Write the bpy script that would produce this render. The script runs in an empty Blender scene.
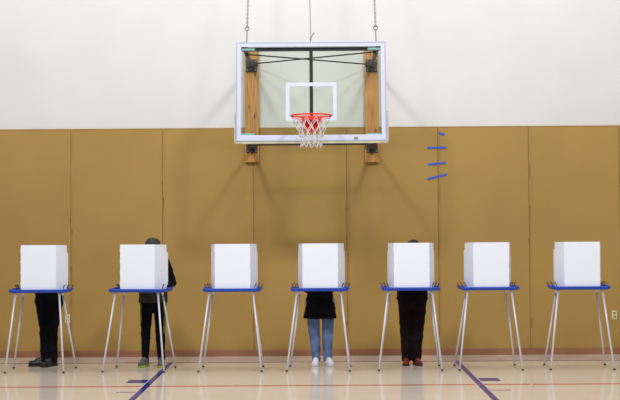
import bpy, bmesh, math, random
from mathutils import Vector, Matrix, noise
random.seed(4)
scn = bpy.context.scene
COL = scn.collection
V = Vector
R = math.radians

# ------------------------------------------------------------------ camera
F = 1300.0
CAM = V((0, 0, 1.605))
cd = bpy.data.cameras.new('camera'); cam = bpy.data.objects.new('camera', cd); COL.objects.link(cam)
cd.sensor_width = 36; cd.lens = F / 620 * 36; cd.clip_end = 200
roll = R(0.36)
# world +Y must show at pixel (317,237)
c, s = math.cos(roll), math.sin(roll)
ux, uy = 7.0, -37.0                       # offset of the vanishing point from the centre (y up)
vx, vy = c*ux - s*uy, s*ux + c*uy         # undo the roll
yaw = math.atan(vx / F); pitch = math.atan(-vy / F)
rot = Matrix.Rotation(yaw, 4, 'Z') @ Matrix.Rotation(R(90) + pitch, 4, 'X') @ Matrix.Rotation(-roll, 4, 'Z')
cam.matrix_world = Matrix.Translation(CAM) @ rot
scn.camera = cam
MW = cam.matrix_world.copy()
def ray(px, py):
    d = V(((px - 310) / F, -(py - 200) / F, -1)); return (MW.to_3x3() @ d)
def at_y(px, py, Y):
    d = ray(px, py); return CAM + d * (Y / d.y)
def at_z(px, py, z=0.0):
    d = ray(px, py); return CAM + d * ((z - CAM.z) / d.z)

WALL = 17.65

# ------------------------------------------------------------------ materials
def lin(c):
    return tuple((x/12.92 if x <= .04045 else ((x+.055)/1.055)**2.4) for x in [v/255 for v in c]) + (1,)
def mat(name, rgb, rough=.6, metal=0, var=.05, scale=8, spec=.5, bump=0, stretch=(1,1,1), coat=0, rgb2=None):
    m = bpy.data.materials.new(name); m.use_nodes = True
    nt = m.node_tree; n = nt.nodes; l = nt.links; b = n['Principled BSDF']
    tc = n.new('ShaderNodeTexCoord'); mp = n.new('ShaderNodeMapping'); mp.inputs['Scale'].default_value = stretch
    nz = n.new('ShaderNodeTexNoise'); nz.inputs['Scale'].default_value = scale; nz.inputs['Detail'].default_value = 5
    l.new(tc.outputs['Object'], mp.inputs[0]); l.new(mp.outputs[0], nz.inputs['Vector'])
    rp = n.new('ShaderNodeValToRGB'); c1 = lin(rgb)
    if rgb2: a, z = lin(rgb2), c1
    else:
        a = tuple(x*(1-var) for x in c1[:3]) + (1,); z = tuple(min(1, x*(1+var)) for x in c1[:3]) + (1,)
    rp.color_ramp.elements[0].position = .32; rp.color_ramp.elements[1].position = .68
    rp.color_ramp.elements[0].color = a; rp.color_ramp.elements[1].color = z
    l.new(nz.outputs['Fac'], rp.inputs[0]); l.new(rp.outputs[0], b.inputs['Base Color'])
    b.inputs['Roughness'].default_value = rough; b.inputs['Metallic'].default_value = metal
    b.inputs['Specular IOR Level'].default_value = spec; b.inputs['Coat Weight'].default_value = coat
    if bump:
        bp = n.new('ShaderNodeBump'); bp.inputs['Strength'].default_value = bump; bp.inputs['Distance'].default_value = .01
        l.new(nz.outputs['Fac'], bp.inputs['Height']); l.new(bp.outputs[0], b.inputs['Normal'])
    return m
M = {}
M['plaster'] = mat('painted_white_plaster', (213,213,211), .8, var=.025, scale=1.6, spec=.2)
M['pad'] = mat('mustard_panel_paint', (164,132,72), .62, var=.05, scale=1.1, spec=.25)
M['seam'] = mat('panel_seam', (160,125,68), .8, var=.12, scale=6, stretch=(1,1,.4))
M['seam_dark'] = mat('panel_seam_dark', (132,96,50), .8, var=.25, scale=5)
M['base'] = mat('red_brown_vinyl', (146,98,70), .55, var=.12, scale=3, stretch=(.5,1,3))
M['floor'] = mat('glossy_beige_floor', (218,206,190), .12, var=.04, scale=.9, spec=.5)
M['red_line'] = mat('red_floor_paint', (182,72,70), .2, var=.06)
M['blue_line'] = mat('blue_floor_paint', (30,40,132), .2, var=.06)
M['hash_line'] = mat('faded_blue_floor_paint', (100,102,150), .2, var=.06)
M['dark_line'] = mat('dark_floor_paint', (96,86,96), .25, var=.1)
M['screen'] = mat('white_corrugated_plastic', (236,242,255), .6, var=.012, scale=30, stretch=(6,1,1), spec=.2)
M['tray'] = mat('blue_plastic', (8,62,172), .4, var=.06, scale=20)
M['leg'] = mat('silver_tube', (216,216,226), .4, metal=.1, var=.04)
M['rubber'] = mat('dark_rubber', (45,45,50), .7)
M['wire'] = mat('black_wire', (28,28,32), .5)
M['steel'] = mat('dark_steel', (44,42,42), .5, metal=.4, var=.2, scale=20)
M['black'] = mat('black_paint', (20,20,20), .5)
M['chain'] = mat('grey_chain', (120,116,112), .45, metal=.6, var=.1)
M['frame'] = mat('white_frame_paint', (206,212,234), .4, var=.02, scale=6)
M['frame_in'] = mat('frame_inner_lip', (170,178,206), .4, var=.02)
M['target'] = mat('white_target_paint', (212,220,242), .5, var=.02)
M['clamp'] = mat('pale_teal_clamp', (160,200,208), .4, var=.12, scale=30)
M['padding'] = mat('cream_edge_padding', (196,188,160), .7, var=.15, scale=9)
M['rim'] = mat('red_orange_rim', (232,44,18), .35, var=.08, scale=12)
M['net'] = mat('white_net_cord', (206,204,203), .8, var=.06, scale=40)
M['tape'] = mat('blue_painters_tape', (22,84,204), .6, var=.1, scale=30)
M['plate'] = mat('ivory_plate', (214,202,164), .4, var=.03)
M['socket'] = mat('brown_socket', (128,112,84), .5)
M['ink'] = mat('grey_ink', (90,92,104), .6)
def wood():
    m = mat('orange_pine', (200,144,74), .55, var=.1, scale=5, stretch=(9,9,.7), rgb2=(156,104,44))
    n = m.node_tree.nodes; l = m.node_tree.links
    # knots
    tc = n['Texture Coordinate']; vz = n.new('ShaderNodeTexVoronoi'); vz.inputs['Scale'].default_value = 3.1
    mp = n.new('ShaderNodeMapping'); mp.inputs['Scale'].default_value = (3.2, 1, 1.1)
    l.new(tc.outputs['Object'], mp.inputs[0]); l.new(mp.outputs[0], vz.inputs['Vector'])
    r = n.new('ShaderNodeValToRGB'); r.color_ramp.elements[0].position = .07; r.color_ramp.elements[1].position = .16
    r.color_ramp.elements[0].color = (.25,.2,.15,1); r.color_ramp.elements[1].color = (1,1,1,1)
    l.new(vz.outputs['Distance'], r.inputs[0])
    mx = n.new('ShaderNodeMix'); mx.data_type = 'RGBA'; mx.blend_type = 'MULTIPLY'; mx.inputs[0].default_value = 1
    b = n['Principled BSDF']; src = b.inputs['Base Color'].links[0].from_socket
    l.new(src, mx.inputs[6]); l.new(r.outputs[0], mx.inputs[7]); l.new(mx.outputs[2], b.inputs['Base Color'])
    return m
M['wood'] = wood()
def glass():
    m = bpy.data.materials.new('greenish_backboard_glass'); m.use_nodes = True
    n = m.node_tree.nodes; l = m.node_tree.links; out = n['Material Output']; n.remove(n['Principled BSDF'])
    t = n.new('ShaderNodeBsdfTransparent'); t.inputs[0].default_value = (.91,.95,.905,1)
    g = n.new('ShaderNodeBsdfGlossy'); g.inputs['Roughness'].default_value = .05
    mx = n.new('ShaderNodeMixShader'); mx.inputs[0].default_value = .03
    l.new(t.outputs[0], mx.inputs[1]); l.new(g.outputs[0], mx.inputs[2]); l.new(mx.outputs[0], out.inputs[0])
    return m
M['glass'] = glass()

# ------------------------------------------------------------------ helpers
def obj(name, bm, mats, parent=None, smooth=False, bevel=0):
    me = bpy.data.meshes.new(name)
    bmesh.ops.recalc_face_normals(bm, faces=bm.faces)
    bm.to_mesh(me); bm.free()
    for m in (mats if isinstance(mats, (list, tuple)) else [mats]): me.materials.append(m)
    if smooth:
        for p in me.polygons: p.use_smooth = True
    o = bpy.data.objects.new(name, me); COL.objects.link(o)
    if parent: o.parent = parent
    if bevel:
        b = o.modifiers.new('bevel', 'BEVEL'); b.width = bevel; b.segments = 2; b.limit_method = 'ANGLE'
    return o
def empty(name, loc=(0,0,0), rz=0, label=None, cat=None, group=None):
    o = bpy.data.objects.new(name, None); COL.objects.link(o); o.location = loc; o.rotation_euler = (0,0,rz)
    o.empty_display_size = .1
    if label: o['label'] = label
    if cat: o['category'] = cat
    if group: o['group'] = group
    return o
def tag(o, label, cat, group=None):
    o['label'] = label; o['category'] = cat
    if group: o['group'] = group
def box(bm, c, s, mi=0, rot=None):
    M4 = Matrix.Translation(c) @ (rot.to_4x4() if rot else Matrix.Identity(4)) @ Matrix.Diagonal((s[0], s[1], s[2], 1))
    r = bmesh.ops.create_cube(bm, size=1, matrix=M4)
    fs = {f for v in r['verts'] for f in v.link_faces}
    for f in fs: f.material_index = mi
def frame_of(d):
    d = d.normalized(); a = V((0,0,1)) if abs(d.z) < .9 else V((1,0,0))
    u = d.cross(a).normalized(); return u, d.cross(u).normalized()
def tube(bm, pts, r, n=10, cap=True, closed=False, mi=0):
    pts = [V(p) for p in pts]; rings = []; N = len(pts); u = None
    for i, p in enumerate(pts):
        if closed: d = pts[(i+1) % N] - pts[i-1]
        else: d = pts[min(i+1, N-1)] - pts[max(i-1, 0)]
        d.normalize()
        if u is None: u, w = frame_of(d)
        else:
            u = (u - d*u.dot(d)).normalized(); w = d.cross(u)
        rr = r[i] if isinstance(r, (list, tuple)) else r
        rings.append([bm.verts.new(p + (u*math.cos(2*math.pi*k/n) + w*math.sin(2*math.pi*k/n))*rr) for k in range(n)])
    for i in range(N if closed else N-1):
        A, B = rings[i], rings[(i+1) % N]
        for k in range(n):
            f = bm.faces.new((A[k], A[(k+1) % n], B[(k+1) % n], B[k])); f.material_index = mi
    if cap and not closed:
        bm.faces.new(rings[0]).material_index = mi; bm.faces.new(rings[-1][::-1]).material_index = mi
def poly_prism(bm, pts, off, mi=0):
    a = [bm.verts.new(p) for p in pts]; b = [bm.verts.new(V(p)+V(off)) for p in pts]; n = len(pts)
    fs = [bm.faces.new(a), bm.faces.new(b[::-1])]
    for i in range(n): fs.append(bm.faces.new((a[i], a[(i+1) % n], b[(i+1) % n], b[i])))
    for f in fs: f.material_index = mi
def struct(o): o['kind'] = 'structure'; return o

# ------------------------------------------------------------------ room
SX = 12.0
ztop = at_y(310, 127.4, WALL-.03).z
bm = bmesh.new()
box(bm, (0, WALL+.10, 4.5), (2*SX, .2, 9.0))
struct(obj('wall_back', bm, M['plaster']))

# mustard wainscot panels with seams, one piece of panelling
bm = bmesh.new()
seams = [at_y(x, 237, WALL-.03).x for x in (-20.5, 71, 162.5, 253.5, 347, 438.5, 529.2, 620.2)]
xs = [-SX, seams[0]-3.7, seams[0]-2.46, seams[0]-1.23] + seams + [seams[-1]+1.23, seams[-1]+2.46, seams[-1]+3.7, SX]
g = .0022
for a, b in zip(xs[:-1], xs[1:]):
    box(bm, ((a+b)/2, WALL-.02, ztop/2+.04), (b-a-2*g, .03, ztop-.08))
box(bm, (0, WALL-.006, ztop/2+.04), (2*SX, .012, ztop-.09), 1)
for i, x in enumerate(xs[1:-1]):          # flat joint strip beside each joint
    box(bm, (x+.016, WALL-.037, ztop/2+.045), (.024, .006, ztop-.10), 1)
    for k in range(5):
        z = .3+random.random()*2.5; box(bm, (x+random.uniform(-.01,.02), WALL-.0405, z), (.012, .002, random.uniform(.03,.2)), 2)
box(bm, (0, WALL-.033, ztop-.006), (2*SX, .010, .012), 1)
o = struct(obj('trim_1', bm, [M['pad'], M['seam'], M['seam_dark']]))
bm = bmesh.new()
box(bm, (0, WALL-.028, .040), (2*SX, .056, .080)); box(bm, (0, WALL-.022, .083), (2*SX, .04, .012))
struct(obj('baseboard_back', bm, M['base'], bevel=.004))

# floor with the painted court lines as part of its surface
bm = bmesh.new()
box(bm, (0, 6.0, -.1), (2*SX, 24.0, .2))
def quad(pts, mi, e=.0006):
    poly_prism(bm, [V((p[0], p[1], 0.0)) for p in pts], (0, 0, e), mi)
def hline(y, w, x0, x1, mi): quad([(x0,y-w/2),(x1,y-w/2),(x1,y+w/2),(x0,y+w/2)], mi)
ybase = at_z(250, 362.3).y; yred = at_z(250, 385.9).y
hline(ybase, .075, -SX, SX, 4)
def xr(px, y=None): return at_z(px, 385.6).x
for a, b in ((-SX, xr(141.5)), (xr(150), xr(475.3)), (xr(484), xr(532)), (xr(534.6), SX)): hline(yred, .085, a, b, 1)
XL0 = at_z(171.3, 362.4); XL1 = at_z(131.8, 400)
XR0 = at_z(457, 361.5); XR1 = at_z(495.8, 400)
def lane(p0, p1):
    d = (p1-p0).normalized(); q = p1 + d*8; n = V((-d.y, d.x, 0))*.032
    quad([p0+n, q+n, q-n, p0-n], 2, .0012)
lane(XL0, XL1); lane(XR0, XR1)
def lane_x(p0, p1, y): return p0.x + (p1.x-p0.x)*(y-p0.y)/(p1.y-p0.y)
yb0 = at_z(130, 380.0).y; yb1 = at_z(130, 383.1).y; yh = at_z(115, 392.4).y
for P0, P1, sgn, mm in ((XL0, XL1, -1, 0), (XR0, XR1, 1, 1)):
    dy = 0
    xa = lane_x(P0, P1, yb0) + sgn*.045; xb = xa + sgn*.22
    quad([(xa,yb0),(xb,yb0),(xb,yb1),(xa,yb1)], 2, .0009)
    xa = lane_x(P0, P1, yh) + sgn*.045; xb = xa + sgn*.205
    quad([(xa,yh-.03),(xb,yh-.03),(xb,yh+.03),(xa,yh+.03)], 3, .0009)
struct(obj('floor', bm, [M['floor'], M['red_line'], M['blue_line'], M['hash_line'], M['dark_line']]))

# ------------------------------------------------------------------ outlets and tape
def outlet(px, py, label):
    p = at_y(px, py, WALL-.035); t = empty('wall_outlet', p, 0, label, 'outlet', 'ivory outlets low on the mustard wall')
    bm = bmesh.new(); box(bm, (0, -.004, 0), (.07, .008, .115)); obj('cover_plate', bm, M['plate'], t, bevel=.003)
    for z in (-.024, .024):
        bm = bmesh.new(); box(bm, (0, -.0095, z), (.034, .004, .028)); obj('socket', bm, M['socket'], t, bevel=.004)
outlet(67.6, 318.6, 'ivory outlet on the mustard wall behind the leftmost booth')
outlet(614.4, 314.8, 'ivory outlet on the mustard wall at the far right, beyond the last booth')
for (a, b, lab) in (((438.1,133.0),(444.6,134.6),'short stub of blue tape, topmost and smallest on the mustard panel seam'),
                    ((427.3,147.7),(446.4,147.6),'level strip of blue tape across the seam, just below the short stub'),
                    ((428.0,164.6),(445.5,162.7),'blue tape strip third from the top, tilting only slightly up to the right'),
                    ((427.3,179.3),(446.9,174.3),'lowest and most tilted strip of blue tape on the mustard panel seam')):
    A = at_y(*a, WALL-.0405); B = at_y(*b, WALL-.0405); c = (A+B)/2; L = (B-A).length
    n = 8; bm = bmesh.new(); w = .0125
    up = V((-(B-A).z, 0, (B-A).x)).normalized()
    bot = []; top = []
    for k in range(n+1):
        q = A.lerp(B, k/n) - c; j = random.uniform(-.001,.001)
        bot.append(q - up*(w+j)); top.append(q + up*(w-j))
    poly_prism(bm, bot + top[::-1], (0, -.002, 0))
    o = obj('tape_strip', bm, M['tape']); o.location = c
    tag(o, lab, 'tape', 'blue tape strips on the wall seam')

# ------------------------------------------------------------------ basketball hoop
BY = 15.62
H = empty('basketball_hoop', (-.066, WALL, 0), 0, 'wall-mounted glass basketball backboard with white frame, red rim and white net', 'basketball hoop')
bpy.context.view_layer.update()
O = H.location.copy()
def L(p): return V(p) - O
def bp(px, py, y=BY): return L(at_y(px, py, y))
y0 = BY - O.y
TL, TR, BR_, BL_ = bp(236.3, 42.0), bp(386.0, 41.2), bp(387.0, 140.9), bp(235.6, 141.8)
hw_t = (TR.x-TL.x)/2; hw_b = (BR_.x-BL_.x)/2; zt = (TL.z+TR.z)/2; zb = (BL_.z+BR_.z)/2
def ring_frame(bm, ow_t, ow_b, zt, zb, wl, wt, wb, y, th, mi=0):
    def hw(z, e): return (ow_b + (ow_t-ow_b)*(z-zb0)/(zt0-zb0)) - e
    zt0, zb0 = zt, zb
    o4 = [(-ow_b, zb), (ow_b, zb), (ow_t, zt), (-ow_t, zt)]
    i4 = [(-hw(zb+wb, wl), zb+wb), (hw(zb+wb, wl), zb+wb), (hw(zt-wt, wl), zt-wt), (-hw(zt-wt, wl), zt-wt)]
    vs = [[bm.verts.new((x, yy, z)) for (x, z) in pts] for yy in (y, y+th) for pts in (o4, i4)]
    of, inf, ob, ib = vs
    for k in range(4):
        j = (k+1) % 4
        for q in ((of[k],of[j],inf[j],inf[k]), (ob[k],ib[k],ib[j],ob[j]), (of[k],ob[k],ob[j],of[j]), (inf[k],inf[j],ib[j],ib[k])):
            bm.faces.new(q).material_index = mi
bm = bmesh.new()
ring_frame(bm, hw_t, hw_b, zt, zb, .062, .06, .078, y0, .035)
fr = obj('frame', bm, M['frame'], H, bevel=.004)
bm = bmesh.new()
ring_frame(bm, hw_t-.004, hw_b-.004, zt-.004, zb+.004, .012, .012, .012, y0-.004, .006)
obj('frame_edge', bm, M['frame_in'], fr)
bm = bmesh.new(); box(bm, (0, y0+.018, (zt+zb)/2), (2*hw_t-.06, .012, zt-zb-.08)); obj('glass_panel', bm, M['glass'], H)
# printed scribble mark low on the right of the frame
bm = bmesh.new(); m0 = bp(356, 138.6, BY)
for dx, dz, w, h, a in ((-.02,0,.008,.035,.3),(-.006,.004,.006,.03,-.3),(.006,-.002,.008,.03,.4),(.02,0,.006,.034,-.1),(0,.012,.04,.006,.1)):
    box(bm, (m0.x+dx, y0-.002, m0.z+dz), (w, .002, h), 0, Matrix.Rotation(a, 3, 'Y'))
obj('maker_mark', bm, M['ink'], fr)
# target square
sq0, sq1 = bp(285.8, 82.6), bp(336.8, 120.4)
cx = (sq0.x+sq1.x)/2; w2 = (sq1.x-sq0.x)/2
bm = bmesh.new(); ring_frame(bm, w2, w2, sq0.z, sq1.z, .043, .043, .043, 0, .003)
bmesh.ops.translate(bm, verts=bm.verts, vec=(cx, y0+.008, 0)); obj('target_square', bm, M['target'], H)
# edge padding
bm = bmesh.new(); pz = bp(235, 112).z
for sg in (-1, 1):
    box(bm, (sg*(hw_b+.010), y0+.02, (pz+zb)/2-.012), (.018, .05, pz-zb+.03))
box(bm, (0, y0+.02, zb-.013), (2*hw_b+.038, .05, .022))
obj('edge_padding', bm, M['padding'], H, bevel=.004)
# corner clamps
for (a, b, yy) in (((240.8,47.8),(254.8,50.3),0), ((367.8,47.1),(381.2,49.6),0), ((241,133.3),(254.5,135.8),0), ((367.3,132.9),(381.2,135.5),0)):
    A = bp(*a); B = bp(*b); bm = bmesh.new()
    box(bm, ((A.x+B.x)/2, y0+.045, (A.z+B.z)/2), (B.x-A.x, .03, A.z-B.z))
    box(bm, ((A.x+B.x)/2, y0+.028, (A.z+B.z)/2), ((B.x-A.x)*.92, .006, (A.z-B.z)*.6))
    obj('corner_clamp', bm, M['clamp'], H, bevel=.002)
# top bar and centre bar behind the glass
bar = bp(311, 48.3)
bm = bmesh.new(); box(bm, (0, y0+.075, bar.z), (2*hw_t-.13, .04, .044)); obj('top_bar', bm, M['black'], H, bevel=.003)
bm = bmesh.new(); zc = bp(311, 124).z
box(bm, (bp(311.2, 80).x, y0+.06, (bar.z+zc)/2), (.042, .05, bar.z-zc)); obj('centre_bar', bm, M['black'], H, bevel=.003)
# timbers on the wall
AX = .80
for sg, px in ((-1, 251.6), (1, 371.2)):
    top = L(at_y(px, 49, WALL-.08)); bot = L(at_y(px, 162.3, WALL-.08)); x = top.x
    bm = bmesh.new(); box(bm, (x, -.035-.0425, (top.z+bot.z)/2), (.188, .075, top.z-bot.z)); obj('timber_post', bm, M['wood'], H, bevel=.004)
    yw = -.035-.08
    za = L(at_y(px, 66, WALL-.1)).z; zl = L(at_y(px, 148, WALL-.1)).z
    for z, hh, bd in ((za, .17, y0+.06), (zl, .13, y0+.06)):
        pl = None
        bm = bmesh.new(); box(bm, (x, yw-.006, z), (.15, .012, hh))
        for bx_ in (-.055, .055):
            for bz in (-hh*.35, hh*.35): tube(bm, [(x+bx_, yw-.012, z+bz), (x+bx_, yw-.026, z+bz)], .011, 6, mi=1)
        obj('wall_bracket', bm, [M['steel'], M['chain']], H)
        bm = bmesh.new()
        tube(bm, [(x, yw-.01, z), (x, bd, z - (.02 if z == za else 0))], .028, 10)
        box(bm, (x, bd-.005, z), (.08, .02, .09))
        tube(bm, [(x, yw-.1, z-.05), (x, yw-.01, z-.065)], .02, 8)
        obj('support_arm', bm, M['steel'], H)
xL, xR = L(at_y(251.6, 49, WALL-.08)).x, L(at_y(371.2, 49, WALL-.08)).x
for a, b, dz in (((xL+.035, y0+.20, za-.075), (xR-.06, -.13, za+.02), .0), ((xR-.035, y0+.20, za-.075), (xL+.06, -.13, za+.02), .02)):
    a = V(a); b = V(b); a.z += dz; b.z += dz
    bm = bmesh.new(); tube(bm, [a, b], .009, 8)
    for p in (a, b): box(bm, p, (.04, .05, .04))
    obj('cross_brace', bm, M['steel'], H)
bm = bmesh.new(); tube(bm, [(xL, -1.0, zl-.01), (xR, -1.0, zl-.01)], .011, 8); obj('spreader_bar', bm, M['steel'], H)
# rim
rc = bp(311.3, 115.6, BY-.385); rc.x = bp(311.3, 116, BY-.385).x
RR = .236
bm = bmesh.new()
tube(bm, [(rc.x+RR*math.cos(t), rc.y+RR*math.sin(t), rc.z) for t in [2*math.pi*k/48 for k in range(48)]], .0095, 10, closed=True)
tube(bm, [(rc.x+(RR-.012)*math.cos(t), rc.y+(RR-.012)*math.sin(t), rc.z-.026) for t in [2*math.pi*k/48 for k in range(48) ]], .0045, 8, closed=True)
for k in range(12):
    t = 2*math.pi*(k+.5)/12; p = V((rc.x+(RR-.008)*math.cos(t), rc.y+(RR-.008)*math.sin(t), rc.z))
    tube(bm, [p+V((0,0,-.006)), p+V((0,0,-.026))], .006, 6)
rim = obj('rim', bm, M['rim'], H, smooth=True)
bm = bmesh.new()
# plate on the board, tapering down, plus gussets out to the ring
yp = y0-.006
pl = [(-.115, .03), (.115, .03), (.115, -.03), (.10, -.11), (.055, -.165), (-.055, -.165), (-.10, -.11), (-.115, -.03)]
poly_prism(bm, [(rc.x+a, yp, rc.z+b) for a, b in pl], (0, -.012, 0))
poly_prism(bm, [(rc.x+a, yp-.012, rc.z-.005) for a in (-.10,.10)] + [(rc.x+a, rc.y+RR-.01, rc.z-.005) for a in (.085,-.085)], (0,0,-.012))
for a in (-.075, .075):
    poly_prism(bm, [(rc.x+a-.004, yp-.01, rc.z-.01), (rc.x+a-.004, yp-.01, rc.z-.13), (rc.x+a-.004, yp-.12, rc.z-.02)], (.008,0,0))
    tube(bm, [(rc.x+a, yp-.01, rc.z-.10), (rc.x+a*2.2, rc.y+RR*.72, rc.z-.006)], .009, 8)
for a in (-.06, .06):
    for b in (-.03, -.115): tube(bm, [(rc.x+a, yp-.01, rc.z+b), (rc.x+a, yp-.024, rc.z+b)], .01, 6)
obj('rim_bracket', bm, M['rim'], rim, bevel=.002)
# net
bm = bmesh.new()
lev = [(0, .226), (-.085, .190), (-.165, .155), (-.235, .128), (-.292, .119), (-.345, .126)]
NN = 12; ropes = []
def node(l, k, jig=True):
    z, r = lev[l]; t = 2*math.pi*(k + (.5 if l % 2 == 0 else 0))/NN
    rnd = random.Random(l*100 + k % NN)
    j = rnd.uniform(-.008, .008) if l else 0
    return V((rc.x+(r+j)*math.cos(t), rc.y+(r+j)*math.sin(t), rc.z-.022+z+(rnd.uniform(-.01,.01) if l else 0)))
for l in range(len(lev)-1):
    for k in range(NN):
        a = node(l, k)
        for b in ((node(l+1, k+1), node(l+1, k)) if l % 2 == 0 else (node(l+1, k), node(l+1, k-1))):
            mid = (a+b)/2; out = (mid - V((rc.x, rc.y, mid.z))).normalized()*.004
            tube(bm, [a, mid+out+V((0,0,-.006)), b], .0045, 6)
for l in range(1, len(lev)):
    for k in range(NN):
        p = node(l, k); bmesh.ops.create_icosphere(bm, subdivisions=1, radius=.0085, matrix=Matrix.Translation(p))
obj('net', bm, M['net'], H, smooth=True)
# chains and cable up from the board, leaning back to the wall
def link(bm, c, d, twist, ln=.030, wd=.010, r=.0038):
    u, w = frame_of(d); q = u*math.cos(twist)+w*math.sin(twist); d = d.normalized()
    pts = []
    for k in range(12):
        t = 2*math.pi*k/12; pts.append(c + q*wd*math.cos(t) + d*(ln/2*math.sin(t) + (ln*.22 if math.sin(t) > 0 else -ln*.22)))
    tube(bm, pts, r, 5, closed=True)
for px in (246.8, 376.0):
    a = bp(px, 42.2, BY+.03); a.y = y0+.02; a.z = zt-.003
    d = V((0, .58, .78)).normalized() if False else V((0, .5, .86)).normalized()
    bm = bmesh.new()
    tube(bm, [a, a+d*.19], .007, 8)
    e = a + d*.215
    tube(bm, [e+V((.024*math.cos(t), 0, .024*math.sin(t))) for t in [2*math.pi*k/14 for k in range(14)]], .006, 6, closed=True)
    p = e + d*.03; k = 0; Lmax = (-.002 - p.y)/d.y; ln = .033
    while k*ln < Lmax: link(bm, p+d*(k*ln), d, (math.pi/2)*(k % 2)); k += 1
    obj('support_chain', bm, M['chain'], H, smooth=True)
a = bp(310.6, 41.5, BY+.03); a.y = y0+.02; a.z = zt-.003; d = V((-.012, .5, .86)).normalized()
bm = bmesh.new(); tube(bm, [a, a+d*((-.002-a.y)/d.y)], .0055, 7)
box(bm, a+V((0,0,.04)), (.022, .02, .03)); tube(bm, [a+V((0,0,.05)), a+V((.035,0,.10))], .006, 6); box(bm, a+V((.037,0,.103)), (.02,.015,.015))
obj('support_cable', bm, M['chain'], H)

# ------------------------------------------------------------------ voting booths
TZ = .992; SHX = .016
def rounded(w, d, r, n=6, z=0):
    pts = []
    for cx_, cy_, a0 in ((w/2-r, d/2-r, 0), (-w/2+r, d/2-r, 90), (-w/2+r, -d/2+r, 180), (w/2-r, -d/2+r, 270)):
        for k in range(n+1):
            t = R(a0 + 90*k/n); pts.append((cx_+r*math.cos(t), cy_+r*math.sin(t), z))
    return [(p[0]+SHX, p[1], p[2]) for p in pts]
def make_booth(foot=.375, back=.371):
    t = empty('voting_booth')
    TW, TD = .695, .46
    # tray: shallow dish with a rolled lip
    bm = bmesh.new()
    prof = [(-.05, -.040), (-.012, -.040), (0, -.030), (.004, -.008), (0, 0), (-.012, .002), (-.024, -.010), (-.05, -.012)]
    loops = []
    for e, z in prof:
        loops.append([bm.verts.new(p) for p in rounded(TW+2*e, TD+2*e, max(.01, .06+e), 6, TZ+z)])
    for A, B in zip(loops[:-1], loops[1:]):
        n = len(A)
        for k in range(n): bm.faces.new((A[k], A[(k+1) % n], B[(k+1) % n], B[k]))
    bm.faces.new(loops[0]); bm.faces.new(loops[-1])
    # raised grip tabs at each end
    for sg in (-1, 1):
        box(bm, (SHX+sg*(TW/2-.006), .10, TZ-.006), (.03, .20, .03))
    tray = obj('tray', bm, M['tray'], t, bevel=.003)
    # hooks that hold the screen and the ballot pens' clips
    for sg in (-1, 1):
        for (x, y, dx, h) in ((.298, .12, .024, .062), (.262, .02, .024, .062), (.335, .19, .022, .052)):
            bm = bmesh.new()
            p = V((SHX+sg*x, y, TZ-.012))
            tube(bm, [p, p+V((sg*dx*.4, 0, h*.5)), p+V((sg*dx, 0, h)), p+V((sg*(dx+.006), -.005, h*.86))], .0055, 6)
            obj('screen_hook', bm, M['wire'], tray)
    # legs
    for sx in (-1, 1):
        for sy, yt, yb, xb in ((-1, -.16, -.305, foot), (1, .15, .305, back)):
            a = V((SHX*.5+sx*(.262 if sy < 0 else .238), yt, TZ-.034)); b = V((sx*xb, yb, .014)); dd = (b-a).normalized()
            bm = bmesh.new(); tube(bm, [a, b], .0115, 12)
            tube(bm, [a-dd*.002, a+dd*.05], .0155, 12)
            lg = obj('leg', bm, M['leg'], t, smooth=True)
            bm = bmesh.new(); e = V((b.x + dd.x*.014, b.y + dd.y*.014, 0))
            tube(bm, [b - dd*.006, e], .0128, 12); obj('rubber_tip', bm, M['rubber'], lg)
    # white folding screen: front panel and two wings
    zb_, zt_ = TZ-.008, TZ+.535
    fw, fy, rw, ry = .212, -.195, .284, .165
    th = .005
    sxx = .027; bm = bmesh.new(); prof = [(fw, zb_)]
    for k in range(4):
        z = zb_+.07+k*.13; prof += [(fw, z), (fw+.005, z+.004), (fw+.005, z+.024), (fw, z+.028)]
    prof += [(fw, zt_)]; prof += [(-x, z) for x, z in prof[::-1]]
    poly_prism(bm, [(x+sxx, fy-th/2, z) for x, z in prof], (0, th, 0)); sc = obj('privacy_screen', bm, M['screen'], t)
    for sg in (-1, 1):
        d = V((rw-fw, ry-fy, 0)); Ld = d.length; d.normalize(); nrm = V((d.y, -d.x, 0))*th
        prof = [(0, zb_), (Ld*.90, zb_), (Ld*.92, zb_+.02), (Ld*1.0, zb_+.05), (Ld*1.04, zb_+.09), (Ld*1.04, zt_-.115),
                (Ld*1.01, zt_-.098), (Ld*.93, zt_-.09), (Ld*.92, zt_-.03), (Ld*.90, zt_-.004), (0, zt_)]
        bm = bmesh.new()
        pts = [V((fw + d.x*u, fy + d.y*u, z)) for u, z in prof]
        if sg < 0: pts = [V((-p.x, p.y, p.z)) for p in pts]; nrm = V((-nrm.x, nrm.y, 0))
        pts = [p+V((sxx,0,0)) for p in pts]
        poly_prism(bm, pts, -nrm); obj('screen_wing', bm, M['screen'], sc)
    return t
booth = make_booth()
def kids(o): return [c for c in bpy.data.objects if c.parent == o]
def copy_tree(o, parent=None):
    c = o.copy(); COL.objects.link(c); c.parent = parent
    for ch in kids(o): copy_tree(ch, c)
    return c
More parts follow.
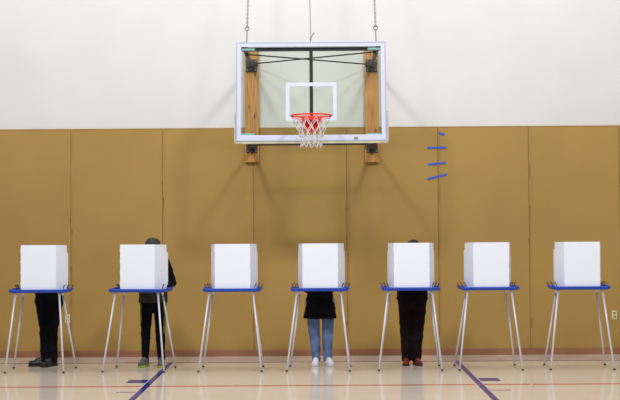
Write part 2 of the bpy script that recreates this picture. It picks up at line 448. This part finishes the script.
spots = [((35.2,372.0),(46.5,366.6),0, 'white-screened voting booth on blue tray, leftmost of the row, black trousers behind it'),
         ((133.0,372.8),(147.5,367.5),-7, 'white-screened blue voting booth with a grey-haired person in a black-sleeved jacket behind it'),
         ((230.0,372.2),(234.2,366.2),0, 'empty white-screened blue voting booth, third from left, just left of the jeans wearer'),
         ((318.2,371.3),(321,366.2),-2.5, 'white-screened blue voting booth under the basketball rim, jeans and white shoes behind it'),
         ((410.5,370.7),(411,365.5),-2.5, 'white-screened blue voting booth with red-and-black shoes showing behind it'),
         ((491.2,369.7),(485,364.3),0, 'empty white-screened blue voting booth standing at the top of the right blue floor line'),
         ((582.5,368.7),(574.2,363.1),-2.5, 'empty white-screened blue voting booth, rightmost of the row, beside the wall outlet')]
BP = []
for i, (f, b, rz, lab) in enumerate(spots):
    o = make_booth(.350, .385) if i == 0 else booth if i == 1 else copy_tree(booth)
    A = at_z(*f)
    A = CAM + (at_z(*f)-CAM); y = 15.54; x = ray(*f).x / ray(*f).y * y
    if i == 0: x -= .012
    c = V((x + .305*math.sin(-R(rz)), y + .305, 0))
    o.location = c; o.rotation_euler = (0, 0, R(rz)); BP.append(c)
    tag(o, lab, 'voting booth', 'row of white and blue voting booths')
print('booths', [tuple(round(v, 2) for v in p) for p in BP])

# ------------------------------------------------------------------ people
M['skin'] = mat('skin', (205,156,128), .5, var=.05, scale=12)
M['eye'] = mat('eye_white', (230,228,224), .3, var=.01)
M['iris'] = mat('iris_dark', (40,28,22), .3)
M['lips'] = mat('lips', (168,100,88), .5)
M['hair_grey'] = mat('dark_grey_hair', (52,48,48), .8, var=.5, scale=60, stretch=(3,3,.5), bump=.5)
M['hair_black'] = mat('black_hair', (28,25,26), .8, var=.5, scale=60, stretch=(3,3,.5), bump=.5)
M['hair_brown'] = mat('brown_hair', (62,46,36), .8, var=.4, scale=60, stretch=(3,3,.5), bump=.5)
def cloth(name, rgb, **k): return mat(name, rgb, .92, var=.18, scale=14, spec=.1, bump=.35, **k)
M['black_cloth'] = cloth('black_cloth', (17,17,20))
M['black_trouser'] = cloth('black_trouser_cloth', (14,14,17))
M['brown_cloth'] = cloth('dark_brown_cloth', (25,18,18))
M['olive'] = cloth('olive_cloth', (56,58,44))
M['lime'] = cloth('lime_stripe', (98,108,26))
M['denim'] = mat('blue_denim', (118,138,178), .9, scale=7, spec=.1, bump=.3, rgb2=(64,86,130))
M['shoe_black'] = mat('black_shoe', (24,23,24), .45, var=.1)
M['shoe_grey'] = mat('grey_shoe', (112,114,116), .7, scale=40, rgb2=(50,52,54))
M['shoe_white'] = mat('white_shoe', (226,226,232), .6, var=.04, scale=30)
M['shoe_red'] = mat('red_shoe', (150,28,24), .6, scale=26, rgb2=(40,12,12))
M['sole_lime'] = mat('lime_sole', (146,164,52), .6)
M['sole_grey'] = mat('grey_sole', (120,118,116), .6)
M['sole_white'] = mat('white_sole', (206,206,210), .6)
M['sole_black'] = mat('black_sole', (20,20,20), .6)

def capsule(bm, a, ra, b, rb, flat=1.0, side=None, n=20, m=5):
    """tapered round-ended limb; flat<1 squeezes it along the direction across `side`"""
    a, b = V(a), V(b); d = b-a; Ln = d.length
    if Ln < 1e-5: d = V((0,0,1)); Ln = 1e-5
    d = d.normalized()
    if side is None: u, w = frame_of(d)
    else:
        u = V(side); u = (u - d*u.dot(d)).normalized(); w = d.cross(u)
    rings = []
    for k in range(m): t = math.pi/2*(1-k/m); rings.append((a - d*ra*math.sin(t), ra*math.cos(t)))
    rings.append((a, ra)); rings.append((b, rb))
    for k in range(1, m+1): t = math.pi/2*(k/m); rings.append((b + d*rb*math.sin(t), rb*math.cos(t)))
    prev = None
    for i, (c, r) in enumerate(rings):
        r = max(r, 1e-4)
        cur = [bm.verts.new(c + u*r*math.cos(2*math.pi*k/n) + w*r*flat*math.sin(2*math.pi*k/n)) for k in range(n)]
        if prev:
            for k in range(n): bm.faces.new((prev[k], prev[(k+1) % n], cur[(k+1) % n], cur[k]))
        else: bm.faces.new(cur[::-1])
        prev = cur
    bm.faces.new(prev)
def fuse(name, segs, voxel, mats, parent, smooth=4, wrinkle=0, wscale=9, cut=None, matfn=None):
    """union the limbs by voxel remesh into ONE continuous skin"""
    bm = bmesh.new()
    for sg in segs: capsule(bm, *sg[:4], **(sg[4] if len(sg) > 4 else {}))
    me = bpy.data.meshes.new('tmp'); bm.to_mesh(me); bm.free()
    o = bpy.data.objects.new('tmp', me); COL.objects.link(o)
    r = o.modifiers.new('r', 'REMESH'); r.mode = 'VOXEL'; r.voxel_size = voxel
    if smooth:
        q = o.modifiers.new('s', 'SMOOTH'); q.iterations = smooth; q.factor = .5
    dg = bpy.context.evaluated_depsgraph_get()
    me2 = bpy.data.meshes.new_from_object(o.evaluated_get(dg)); me2.name = name
    bpy.data.objects.remove(o); bpy.data.meshes.remove(me)
    if wrinkle:
        nrm = [v.normal.copy() for v in me2.vertices]
        for v, nn in zip(me2.vertices, nrm):
            p = v.co
            h = noise.noise(V((p.x*wscale, p.y*wscale, p.z*wscale*1.7))) + .5*noise.noise(V((p.x*wscale*2.3+9, p.y*wscale*2.3, p.z*wscale*3.4)))
            v.co = p + nn*h*wrinkle
    me2.materials.clear()
    for m_ in (mats if isinstance(mats, (list, tuple)) else [mats]): me2.materials.append(m_)
    if cut is not None:                      # cut below a level so a hem ends cleanly
        b2 = bmesh.new(); b2.from_mesh(me2)
        g_ = bmesh.ops.bisect_plane(b2, geom=b2.verts[:]+b2.edges[:]+b2.faces[:], plane_co=cut[0], plane_no=cut[1], clear_inner=True)
        es = [e for e in g_['geom_cut'] if isinstance(e, bmesh.types.BMEdge)]
        bmesh.ops.holes_fill(b2, edges=es)
        b2.to_mesh(me2); b2.free()
    for p in me2.polygons:
        p.use_smooth = True
        if matfn: p.material_index = matfn(p.center, p.normal)
        else: p.material_index = 0
    o = bpy.data.objects.new(name, me2); COL.objects.link(o); o.parent = parent
    return o
def ik(S, W, l1, l2, pole):
    d = W-S; D = min(d.length, (l1+l2)*.995); d = d.normalized()
    a = (l1*l1 - l2*l2 + D*D)/(2*D); h = math.sqrt(max(0, l1*l1-a*a))
    p = V(pole); p = (p - d*p.dot(d)).normalized(); return S + d*a + p*h, S + d*D

def person(loc, rz, label, k=1.0, lean=22, head_tilt=35, feet=None, thigh=.085, knee=.06, ankle=.05, hipw=.15, hem=.80,
           coat=1.0, mats=None, hair='short', elbow_out=(.08,.08), hands=None, hem_flare=0.0, vest=False, stripe=False, name_hair='hair', glasses=False, kneebend=0.02, cuff=.065, crotch=.74, fs=1.0, headx=0, hr=1):
    P = empty('person', loc, rz, label, 'person')
    a = R(lean); up = V((0, -math.sin(a), math.cos(a))); fwd = V((0, -math.cos(a), -math.sin(a)))
    hip = V((0, .02, .90*k))
    chest = hip + up*.30*k; neck = hip + up*.475*k
    ht = R(head_tilt); hup = V((0, -math.sin(ht), math.cos(ht))); hf = V((0, -math.cos(ht), -math.sin(ht)))
    headb = neck + (up*.5+hup*.5).normalized()*.07*k
    hc = V((headx,0,0)) + headb + hup*.085*k + hf*.02
    X = V((1,0,0))
    sh = [neck + X*sg*.165*k - up*.045*k for sg in (-1, 1)]
    segs = []
    # torso
    segs += [(hip - up*.02, .118*k, hip + up*.16*k, .105*k, dict(flat=.72, side=X)),
             (hip + up*.14*k, .108*k, chest + up*.06*k, .128*k, dict(flat=.70, side=X)),
             (chest + up*.06*k - X*.05, .09*k, neck - up*.055*k - X*.07, .062*k), (chest + up*.06*k + X*.05, .09*k, neck - up*.055*k + X*.07, .062*k),
             (sh[0], .052*k, sh[1], .052*k),
             (neck - up*.05*k, .058*k, headb + hup*.03, .052*k)]
    # head
    segs += [(hc + hup*.025, .079*k, hc + hup*.02 - hf*.025, .083*k, dict(flat=1)),
             (hc + hup*.01 + hf*.02, .070*k, hc - hup*.055*k + hf*.035, .050*k, dict(flat=.95, side=X)),
             (hc - hup*.06*k + hf*.045, .036*k, hc - hup*.085*k + hf*.06, .024*k),                     # jaw, chin
             (hc + hf*.083*k + hup*.005, .009*k, hc + hf*.108*k - hup*.028*k, .013*k),                   # nose
             (hc + hf*.07*k + hup*.028*k - X*.03, .012, hc + hf*.07*k + hup*.028*k + X*.03, .012),       # brow
             (hc + hf*.078*k - hup*.055*k - X*.016, .008, hc + hf*.078*k - hup*.055*k + X*.016, .008)]   # mouth
    for sg in (-1, 1):
        segs.append((hc + X*sg*.080*k - hf*.005 + hup*.02*k, .012, hc + X*sg*.080*k - hup*.022*k, .009, dict(flat=1.4, side=hf)))
    # arms with hands
    el = []; wr = []
    hands = hands or [(-.10, -.29, .118), (.11, -.27, .118)]
    for i, sg in enumerate((-1, 1)):
        W = V((hands[i][0], hands[i][1], TZ + hands[i][2] - .09))
        E, W = ik(sh[i], W, .275*k, .25*k, V((sg*elbow_out[i], .35, -.55)))
        el.append(E); wr.append(W)
        segs += [(sh[i], .052*k, E, .038*k), (E, .040*k, W, .026*k)]
        d = (W-E); d.z = min(d.z, 0)*.25; d = d.normalized(); d = (d + V((-sg*.15, -.5, 0))).normalized()
        side = d.cross(V((0,0,1))).normalized()            # to the person's side
        inner = side if side.x*sg < 0 else -side            # thumb side points inwards
        pc = W + d*.045
        segs.append((W + d*.012, .026, W + d*.075, .034, dict(flat=.42, side=side)))
        for q, (off, ln) in enumerate(((.030, .068), (.0105, .078), (-.0105, .072), (-.030, .056))):
            b0 = W + d*.082 + inner*off; dd = (d + inner*off*3.0).normalized()
            p1 = b0 + dd*ln*.45 + V((0,0,.004)); p2 = p1 + (dd + V((0,0,-.35))).normalized()*ln*.32; p3 = p2 + (dd + V((0,0,-.8))).normalized()*ln*.25
            segs += [(b0, .0088, p1, .0082), (p1, .0082, p2, .0075), (p2, .0075, p3, .0068)]
        t0 = W + d*.03 + inner*.026; t1 = t0 + (d*.6 + inner*.8).normalized()*.034; t2 = t1 + (d + inner*.25).normalized()*.028
        segs += [(t0, .0125, t1, .0105), (t1, .0105, t2, .0085)]
    # legs
    feet = feet or [(-.08, 0, -8), (.08, 0, 8)]
    hj = []; kn = []; an = []
    for i, sg in enumerate((-1, 1)):
        fx, fy, fr_ = feet[i]
        h_ = hip + X*sg*hipw*.5 - V((0,0,.06*k)); A_ = V((fx, fy + .055, .085))
        K_ = (h_+A_)/2 + V((0, -kneebend, .02))
        hj.append(h_); kn.append(K_); an.append(A_)
        segs += [(h_, .078*k, K_, .050*k), (K_, .050*k, A_, .034*k)]
        fd = V((math.sin(R(fr_)), -math.cos(R(fr_)), 0))
        segs += [(A_, .033, A_ - V((0,0,.045)) + fd*.03, .03), (A_ - V((0,0,.045)), .027, A_ + fd*.12 - V((0,0,.058)), .020, dict(flat=.8, side=V((-fd.y, fd.x, 0))))]
    body = fuse('body', segs, .0062, M['skin'], P, smooth=2)
    # eyes
    for sg in (-1, 1):
        bm = bmesh.new(); c_ = hc + hf*.078*k + X*sg*.031*k + hup*.006
        bmesh.ops.create_uvsphere(bm, u_segments=12, v_segments=8, radius=.0115, matrix=Matrix.Translation(c_))
        e_ = obj('eye', bm, M['eye'], body, smooth=True)
        bm = bmesh.new(); bmesh.ops.create_uvsphere(bm, u_segments=10, v_segments=6, radius=.006, matrix=Matrix.Translation(c_ + hf*.0075))
        obj('iris', bm, M['iris'], body, smooth=True)
    bm = bmesh.new(); capsule(bm, hc + hf*.087*k - hup*.055*k - X*.014, .0045, hc + hf*.087*k - hup*.055*k + X*.014, .0045); obj('mouth', bm, M['lips'], body, smooth=True)
    # hair
    hs = [(hc + hup*.045 - hf*.02, .080*k, hc + hup*.035 - hf*.035, .084*k), (hc + hup*.06 + hf*.02, .062*k, hc + hup*.05 - hf*.03, .080*k),
          (hc - hf*.05 - hup*.01, .070*k, hc - hf*.045 + hup*.03, .078*k)]
    if hair == 'long':
        hs += [(hc - hf*.05, .078*k, headb - hf*.05, .06*k, dict(flat=.8, side=X))]
        for sg in (-1, 1): hs.append((hc + X*sg*.066 + hup*.03 - hf*.02, .03, hc + X*sg*.07 - hup*.08 - hf*.02, .024))
    hs = [(a_, r_*hr, b_, q_*hr, *x_) for a_, r_, b_, q_, *x_ in hs]
    fuse('hair', hs, .007, mats['hair'], P, smooth=1, wrinkle=.012, wscale=34)
    # trousers
    ts = [(V((0, .01, crotch+.09)), .115*k*min(1.1, max(1, hipw/.15)), hip - up*.03*k, .125*k*min(1.1, max(1, hipw/.15)), dict(flat=.8, side=X)), (hip - up*.03*k, .125*k*min(1.1, max(1, hipw/.15)), hip + up*.07*k, .118*k, dict(flat=.82, side=X))]
    for i in range(2):
        ts += [(hj[i] + V((0,.005,0)), thigh, kn[i], knee), (kn[i], knee, an[i] + V((0,0,cuff-.055)), ankle),
               (an[i] + V((0,-.005,.10)), ankle*.98, an[i] + V((0,-.008,cuff-.06)), ankle*1.06)]
    mf = None
    if stripe:
        def mf(c_, n_):
            best = min(range(2), key=lambda i: abs(c_.x - (hj[i].lerp(an[i], min(1, max(0, (hj[i].z-c_.z)/(hj[i].z-an[i].z))))).x))
            sg = (-1, 1)[best]
            return 1 if n_.x*sg > .72 and c_.z > .42 and n_.y < .35 else 0
    fuse('trousers', ts, .010, mats['trousers'], P, smooth=3, wrinkle=.008, wscale=8, matfn=mf, cut=(V((0,0,.042)), V((0,0,1))))
    # jacket: torso shell plus sleeves, cut clean at the hem
    c_ = coat
    js = [(V((0, .03, hem+.02)) - V((0,0,.02)), (.150+hem_flare)*c_, V((0, .03, .90*k+.10)), .142*c_, dict(flat=.84, side=X)),
          (hip + up*.10*k, .142*c_, chest + up*.05*k, .150*c_, dict(flat=.76, side=X)),
          (chest + up*.04*k - X*.06, .108*k, neck - up*.05*k - X*.075, .082*k), (chest + up*.04*k + X*.06, .108*k, neck - up*.05*k + X*.075, .082*k),
          (sh[0], .068*k, sh[1], .068*k), (neck - up*.04*k, .075*k, neck + up*.012*k, .066*k)]
    sl = []
    for i in range(2):
        sl += [(sh[i], .068*k, el[i], .056*k), (el[i], .058*k, el[i].lerp(wr[i], .93), .040*k)]
    if vest:
        fuse('jacket', [(a_, r_*.94, b_, q_*.94, *x_) for a_, r_, b_, q_, *x_ in js[1:]] + sl, .009, mats['jacket'], P, smooth=3, wrinkle=.007, wscale=11, cut=(V((0,0,hem+.08)), V((0,0,1))))
        fuse('vest', js[:4], .010, mats['vest'], P, smooth=3, wrinkle=.006, wscale=9, cut=(V((0,0,hem)), V((0,0,1))))
    else:
        fuse('jacket', js + sl, .009, mats['jacket'], P, smooth=3, wrinkle=.008, wscale=9, cut=(V((0,0,hem)), V((0,0,1))))
    # shoes
    for i in range(2):
        fx, fy, fr_ = feet[i]; fd = V((math.sin(R(fr_)), -math.cos(R(fr_)), 0)); sd = V((-fd.y, fd.x, 0)); Z = V((0,0,1))
        c0 = V((an[i].x, an[i].y, 0))
        ss = [(c0 - fd*.035*fs + Z*.045, .036*fs, c0 + fd*.06*fs + Z*.043*fs, .038*fs, dict(side=sd, flat=1.0)),
              (c0 + fd*.05*fs + Z*.040*fs, .042*fs, c0 + fd*.15*fs + Z*.036*fs, .040*fs, dict(side=sd, flat=.70)),
              (c0 - fd*.015 + Z*.080*fs, .038*fs, c0 + fd*.02 + Z*.075*fs, .040*fs), (c0 + fd*.02 + Z*.08*fs, .034*fs, c0 + fd*.09*fs + Z*.058*fs, .034*fs)]
        shoe = fuse('shoe', ss, .006, mats['shoe'], P, smooth=2, cut=(V((0,0,.018)), V((0,0,1))))
        bm = bmesh.new(); out = []
        for t, w in ((-.078,.012),(-.066,.030),(-.03,.040),(.02,.040),(.06,.041),(.11,.047),(.15,.044),(.178,.030),(.192,.010)): out.append((t*fs, w*fs))
        pts = [c0 + fd*t + sd*w for t, w in out] + [c0 + fd*t - sd*w for t, w in out[::-1]]
        poly_prism(bm, [p + Z*.0005 for p in pts], (0,0,.024)); obj('sole', bm, mats['sole'], shoe, bevel=.004)
        bm = bmesh.new()
        for q in range(4):
            b0 = c0 + fd*(.045+q*.022)*fs + Z*(.098-q*.009)*fs; s1 = .018
            tube(bm, [b0 - sd*s1 - Z*.004, b0 + Z*.004, b0 + sd*s1 + fd*.008 - Z*.004], .003, 5)
        obj('laces', bm, mats['lace'], shoe)
    if glasses:
        bm = bmesh.new()
        for sg in (-1, 1):
            c1 = hc + hf*.094*k + X*sg*.032*k + hup*.006
            tube(bm, [c1 + X*.022*math.cos(t) + hup*.017*math.sin(t) for t in [2*math.pi*q/16 for q in range(16)]], .0018, 5, closed=True)
            tube(bm, [c1 + X*sg*.022, hc + X*sg*.086*k + hup*.012 - hf*.01], .0018, 5)
        tube(bm, [hc + hf*.096*k - X*.010 + hup*.006, hc + hf*.096*k + X*.010 + hup*.006], .0018, 5)
        obj('glasses', bm, M['wire'], P)


    return P
def gx(px, y): d = ray(px, 300); return d.x/d.y*y

person((gx(48.8, 16.38), 16.38, 0), 0, 'person in black trousers and black shoes pointing left, behind the leftmost voting booth',
       k=.97, lean=28, head_tilt=62, feet=[(-.050, .0, -70), (.038, -.02, -25)], thigh=.118, knee=.068, ankle=.062, hipw=.12, hem=.80, coat=1.22, fs=1.14, crotch=.72,
       mats=dict(hair=M['hair_brown'], trousers=M['black_trouser'], jacket=M['black_cloth'], shoe=M['shoe_black'], sole=M['black'], lace=M['sole_grey']), cuff=.04)
person((gx(153, 16.28), 16.28, 0), 0, 'person with dark grey hair, olive vest and lime-striped black trousers leaning over the second booth',
       k=.99, lean=18, head_tilt=35, headx=.025, hr=1.2, crotch=.70, fs=1.1, feet=[(-.105, .0, -10), (.095, -.005, 6)], thigh=.088, knee=.066, ankle=.045, hipw=.165, hem=.80, coat=1.24, vest=True, stripe=True,
       elbow_out=(.1, .28), hands=[(-.10, -.31, .118), (.13, -.26, .118)],
       mats=dict(hair=M['hair_grey'], trousers=[M['black_trouser'], M['lime']], jacket=M['black_cloth'], vest=M['olive'], shoe=M['shoe_grey'], sole=M['sole_lime'], lace=M['sole_grey']))
person((gx(320, 16.25), 16.25, 0), 0, 'person in long black jacket, blue jeans and white sneakers behind the booth under the rim',
       k=.94, lean=24, head_tilt=55, feet=[(-.052, .0, -6), (.090, .0, 16)], thigh=.088, knee=.074, ankle=.054, hipw=.20, fs=1.04, hem=.59, coat=1.12, hem_flare=.035, hair='long',
       mats=dict(hair=M['hair_brown'], trousers=M['denim'], jacket=M['black_cloth'], shoe=M['shoe_white'], sole=M['sole_white'], lace=M['sole_white']))
person((gx(412.5, 16.27), 16.27, 0), 0, 'person in black jacket, dark brown trousers and red-and-black shoes behind a booth',
       k=.98, lean=18, head_tilt=42,  feet=[(-.080, .0, -6), (.042, -.01, 12)], thigh=.098, knee=.080, ankle=.062, hipw=.17, hem=.815, coat=1.34, fs=.96, crotch=.72, glasses=True,
       mats=dict(hair=M['hair_black'], trousers=M['brown_cloth'], jacket=M['black_cloth'], shoe=M['shoe_red'], sole=M['sole_black'], lace=M['black']))

# ------------------------------------------------------------------ light
def area(name, loc, tgt, size, power, col=(1,1,1)):
    ld = bpy.data.lights.new(name, 'AREA'); ld.shape = 'RECTANGLE'; ld.size, ld.size_y = size; ld.energy = power; ld.color = col
    o = bpy.data.objects.new(name, ld); COL.objects.link(o); o.location = loc
    o.rotation_euler = (V(tgt)-V(loc)).to_track_quat('-Z', 'Y').to_euler(); return o
area('ceiling_lamp_west', (-2.7, WALL-9.5, 7.8), (-1, WALL, 2.5), (.9, .9), 370, (1,.99,.985))
area('ceiling_lamp_east', (2.5, WALL-9.5, 7.8), (1, WALL, 2.5), (.9, .9), 370, (1,.99,.985))
area('ceiling_lamp_above', (0, 15.3, 8.2), (0, 15.1, 0), (14, 2.4), 380, (1,1,1))
w = bpy.data.worlds.new('world'); scn.world = w; w.use_nodes = True
bgn = w.node_tree.nodes['Background']; bgn.inputs[0].default_value = (.985,.99,1,1); bgn.inputs[1].default_value = .32
scn.view_settings.view_transform = 'Standard'; scn.view_settings.look = 'None'
scn.view_settings.exposure = 0
